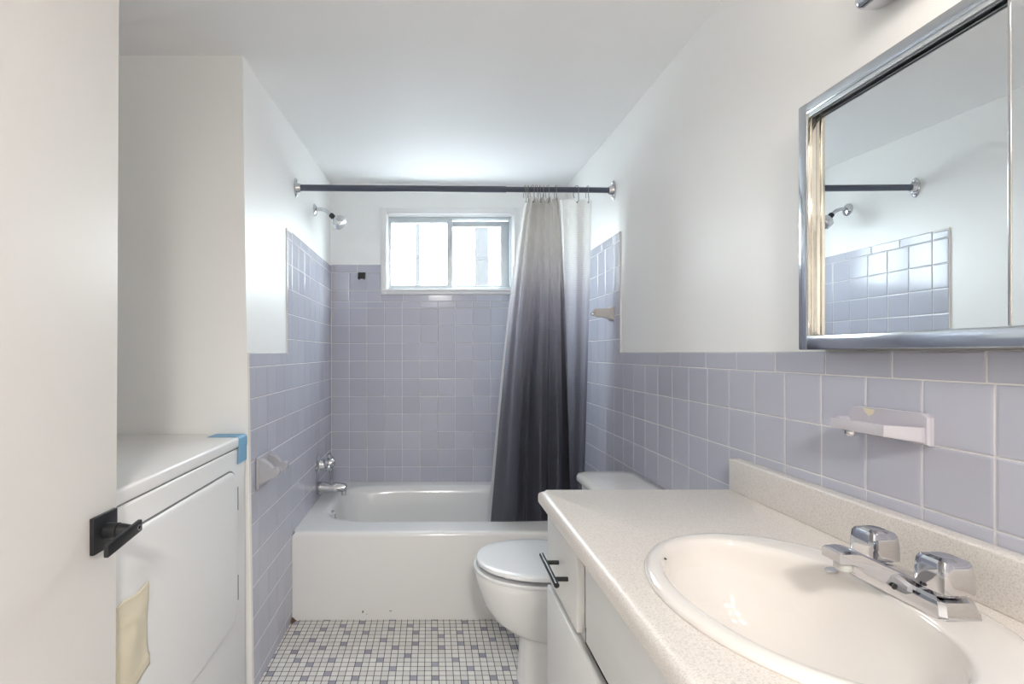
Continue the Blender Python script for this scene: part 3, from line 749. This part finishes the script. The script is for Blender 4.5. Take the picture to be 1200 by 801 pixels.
# ------------------------------------------------------------------ mirror cabinet
mc = thing('mirror_cabinet', 'chrome framed mirror cabinet with sliding mirrored doors above the vanity', 'mirror', (XR, 0.62, 0.004))
MX, MF = 0.817, 0.797
MY0, MY1, MZ0, MZ1 = 0.19, 1.067, 0.006, 0.530
fr = MB()
fw = 0.024
fr.box(MF, XR + 0.006, MY1 - fw, MY1, MZ0, MZ1, 0.003).box(MF, XR + 0.006, MY0, MY0 + fw, MZ0, MZ1, 0.003)
fr.box(MF + 0.0004, XR + 0.006, MY0 + fw - 0.003, MY1 - fw + 0.003, MZ1 - fw, MZ1 - 0.0004, 0.003).box(MF + 0.0004, XR + 0.006, MY0 + fw - 0.003, MY1 - fw + 0.003, MZ0 + 0.0004, MZ0 + 0.030, 0.003)
fr.build('frame', FRAMEC, mc)
jb = MB()
jb.box(MF + 0.002, XR, MY1 - fw - 0.002, MY1 - fw + 0.001, MZ0 + 0.03, MZ1 - fw, 0.0006)
jb.box(MF + 0.008, MF + 0.011, MY1 - fw - 0.004, MY1 - fw - 0.001, MZ0 + 0.03, MZ1 - fw, 0.0006)
jb.build('side_jamb', JAMB, mc)
rl = MB()
for x in (MF + 0.003, MF + 0.011):
    rl.box(x, x + 0.0025, MY0 + fw, MY1 - fw, MZ1 - fw - 0.008, MZ1 - fw + 0.001, 0.0006)
rl.build('upper_track', ALU, mc)
MB().box(MX, MX + 0.004, MY0 + 0.03, MY1 - fw - 0.0025, MZ0 + 0.031, MZ1 - fw - 0.004).build('mirror_door', MIRROR, mc, smooth=0)
fm = MB().box(MX - 0.011, MX - 0.008, MY0 + 0.026, 0.683, MZ0 + 0.031, MZ1 - fw - 0.008).build('mirror_door', MIRROR, mc, smooth=0)
MB().box(MX - 0.0125, MX - 0.0065, 0.681, 0.685, MZ0 + 0.031, MZ1 - fw - 0.008, 0.001).build('edge_strip', CHROME2, fm)

# ------------------------------------------------------------------ vanity light above the mirror (mostly out of frame)
vl = thing('vanity_light', 'chrome light bar end on the wall above the mirror cabinet', 'light', (XR, 0.62, 0.64))
MB().box(0.795, XR + 0.006, 0.30, 0.930, 0.640, 0.745, 0.016, 4).build('light_bar', CHROME, vl)
for y in (0.80, 0.615, 0.43):
    MB().lathe([(0.024, 0), (0.024, 0.02), (0.018, 0.024)], (0.795, y, 0.70), (-1, 0, 0), 20).build('socket', CHROME, vl)
    bb = MB()
    bb.lathe([(0.004, -0.048)] + [(0.048 * math.sin(a), -0.048 * math.cos(a)) for a in [math.pi * k / 14 for k in range(1, 14)]] + [(0.004, 0.048)], (0.730, y, 0.70), (-1, 0, 0), 24)
    bb.build('bulb', BULB, vl)

# ------------------------------------------------------------------ added fill lamp, unseen behind the camera, brightens the room
cl = thing('added_fill_light', 'round unseen fill light added over the entry', 'light', (0.10, -0.90, 0.90))
MB().lathe([(0.16, 0), (0.165, -0.02), (0.15, -0.03)], (0.10, -0.90, 0.992), (0, 0, 1), 36).build('fill_base', CHROME2, cl)
MB().lathe([(0.145, 0), (0.14, -0.03), (0.10, -0.055), (0.02, -0.066)], (0.10, -0.90, 0.965), (0, 0, 1), 36).build('diffuser', DIFF, cl)
ld = bpy.data.lights.new('fill_glow', 'AREA'); ld.shape = 'DISK'; ld.size = 0.28; ld.energy = FILL_POWER; ld.color = FILL_COLOR
lo = bpy.data.objects.new('fill_glow', ld); COL.objects.link(lo); lo.parent = cl; lo.location = (0, 0, -0.012)

# ------------------------------------------------------------------ dryer in the niche
DX, DY0, DY1, DTOP = -0.635, 0.958, 1.685, -0.275
dy_ = thing('dryer', 'white front-loading dryer standing in the niche behind the open door', 'dryer', (-0.97, 1.335, FL))
MB().box(-1.30, DX, DY0, DY1, FL + 0.02, DTOP - 0.037, 0.006, 3).box(-1.28, DX - 0.03, DY0 + 0.02, DY1 - 0.02, FL, FL + 0.03).build('body', DRY, dy_)
MB().box(-1.31, DX + 0.003, DY0 - 0.002, DY1 + 0.002, DTOP - 0.034, DTOP, 0.008, 4).build('top_panel', DRY, dy_)
MB().box(-1.30, DX - 0.004, DY0 + 0.002, DY1 - 0.002, DTOP - 0.038, DTOP - 0.032).build('seam', GAP, dy_, smooth=0)
def rrx(x, y0, y1, z0, z1, r):
    out = []
    for cy_, cz_, a0 in ((y1 - r, z1 - r, 0), (y0 + r, z1 - r, 90), (y0 + r, z0 + r, 180), (y1 - r, z0 + r, 270)):
        for k in range(9):
            a = math.radians(a0 + 90 * k / 8); out.append((x, cy_ + r * math.cos(a), cz_ + r * math.sin(a)))
    return out
ddo = MB().loft([rrx(DX - 0.004, 0.966, 1.602, -0.868, -0.374, .06), rrx(DX + 0.004, 0.966, 1.602, -0.868, -0.374, .06), rrx(DX + 0.008, 0.971, 1.597, -0.863, -0.379, .056), rrx(DX + 0.010, 0.981, 1.587, -0.853, -0.389, .05)]).build('dryer_door', DRY, dy_, smooth=40)
MB().loft([rrx(DX + 0.0002, 0.964, 1.606, -0.872, -0.369, .063), rrx(DX + 0.0010, 0.964, 1.606, -0.872, -0.369, .063)]).build('door_gap', GAP, dy_, smooth=0)
for z0, z1 in ((-0.512, -0.437), (-0.806, -0.725)):
    MB().box(DX - 0.001, DX + 0.0018, 1.6125, 1.6185, z0, z1).build('hinge_slot', DARK, dy_, smooth=0)

# blue painter's tape over the far front corner of the dryer top
t_ = MB(); e_ = 0.0009
ya, yb = 1.618, 1.688
t_.loft([[(x, ya, z), (x, yb, z), (x2, yb, z2), (x2, ya, z2)] for x, z, x2, z2 in
         ((-0.735, DTOP + 0.0002, -0.735, DTOP + e_ + .0004), (DX - 0.004, DTOP + 0.0002, DX - 0.004, DTOP + e_ + .0004))])
t_.loft([[(x, y0, z), (x, yb + .001, z), (x2, yb + .001, z2), (x2, y0, z2)] for x, z, x2, z2, y0 in
         ((DX - 0.004, DTOP + 0.0002, DX - 0.004, DTOP + e_ + .0004, 1.618), (DX + 0.0034, DTOP - 0.006, DX + 0.0034 + e_, DTOP - 0.005, 1.618), (DX + 0.0034, DTOP - 0.034, DX + 0.0034 + e_, DTOP - 0.034, 1.616), (DX + 0.0014, DTOP - 0.042, DX + 0.0014 + e_, DTOP - 0.042, 1.617), (DX + 0.0014, DTOP - 0.086, DX + 0.0014 + e_, DTOP - 0.087, 1.612))])
tag(t_.build('masking_tape', BLUE), 'blue tape strip stuck over the far front corner of the dryer top', 'tape')

# cream paper taped on the dryer door
pp = MB(); n, mv = 14, 26
Yf, Yn = 1.158, 0.965
vs = []
for j in range(mv + 1):
    for i in range(n + 1):
        s_ = i / n; v = j / mv
        y = lerp(1.084, 0.972, s_) + 0.004 * math.sin(v * 7 + 1) * (1 - s_)
        z = lerp(-0.502, -0.690, v) + 0.003 * math.sin(s_ * 9 + 1) - 0.012 * s_ * v + 0.02 * max(0, 0.25 - s_) * (1 if v > .9 else 0)
        bulge = 0.006 * math.sin(math.pi * s_) * math.sin(math.pi * v) + 0.0025 * math.sin(7 * s_ + 5 * v) * math.sin(9 * v + 2) + 0.003 * math.exp(-((v - 0.24) / 0.03) ** 2) + 0.003 * math.exp(-((v - 0.85 - 0.1 * s_) / 0.03) ** 2)
        vs.append((DX + 0.0125 + max(0, bulge), y, z))
pp.add(vs, [(j * (n + 1) + i, j * (n + 1) + i + 1, (j + 1) * (n + 1) + i + 1, (j + 1) * (n + 1) + i) for j in range(mv) for i in range(n)])
po_ = pp.build('taped_paper', PAPER, smooth=180)
sm = po_.modifiers.new('thickness', 'SOLIDIFY'); sm.thickness = 0.0012; sm.offset = -1
tag(po_, 'crumpled cream paper patch taped low on the dryer door', 'paper')

# ------------------------------------------------------------------ open entry door with black lever
DRX, DRE = -0.603, 0.950
dl = lambda v: (v[0] + 0.0065 * v[2], v[1], v[2])
dm = MB().box(DRX - 0.035, DRX, 0.185, DRE, FL + 0.01, 0.86, 0.0015, 1, tf=dl)
dd = bpy.data.objects.new('door_1', None); COL.objects.link(dd); dd.location = (DRX, 0.185, FL + 0.01 + H); struct(dd)
dm.build('door_slab', DOORP, dd)
RXc = DRX - 0.0065 * 0.33
hr = MB().box(RXc, RXc + 0.0085, 0.873, 0.940, -0.358, -0.292, 0.002).build('door_rose', BLACK, dd)
MB().lathe([(0.0145, 0.006), (0.0145, 0.030), (0.012, 0.031), (0.012, 0.033), (0.0135, 0.034), (0.0105, 0.052), (0.009, 0.060)], (RXc, 0.908, -0.325), (1, 0, 0), 24).build('lever_neck', BLACK, hr)
lv = MB().box(RXc + 0.052, RXc + 0.0605, 0.832, 0.931, -0.3325, -0.3115, 0.0018, tf=lambda v: (v[0], v[1], v[2] + (v[1] - 0.931) * 0.12)).build('door_lever', BLACK, hr)
MB().lathe([(0.0052, 0), (0.0052, 0.0006), (0.0036, 0.0006), (0.0034, -0.001)], (RXc + 0.0605, 0.920, -0.3235), (1, 0, 0), 20).build('keyhole', CHROME2, hr)
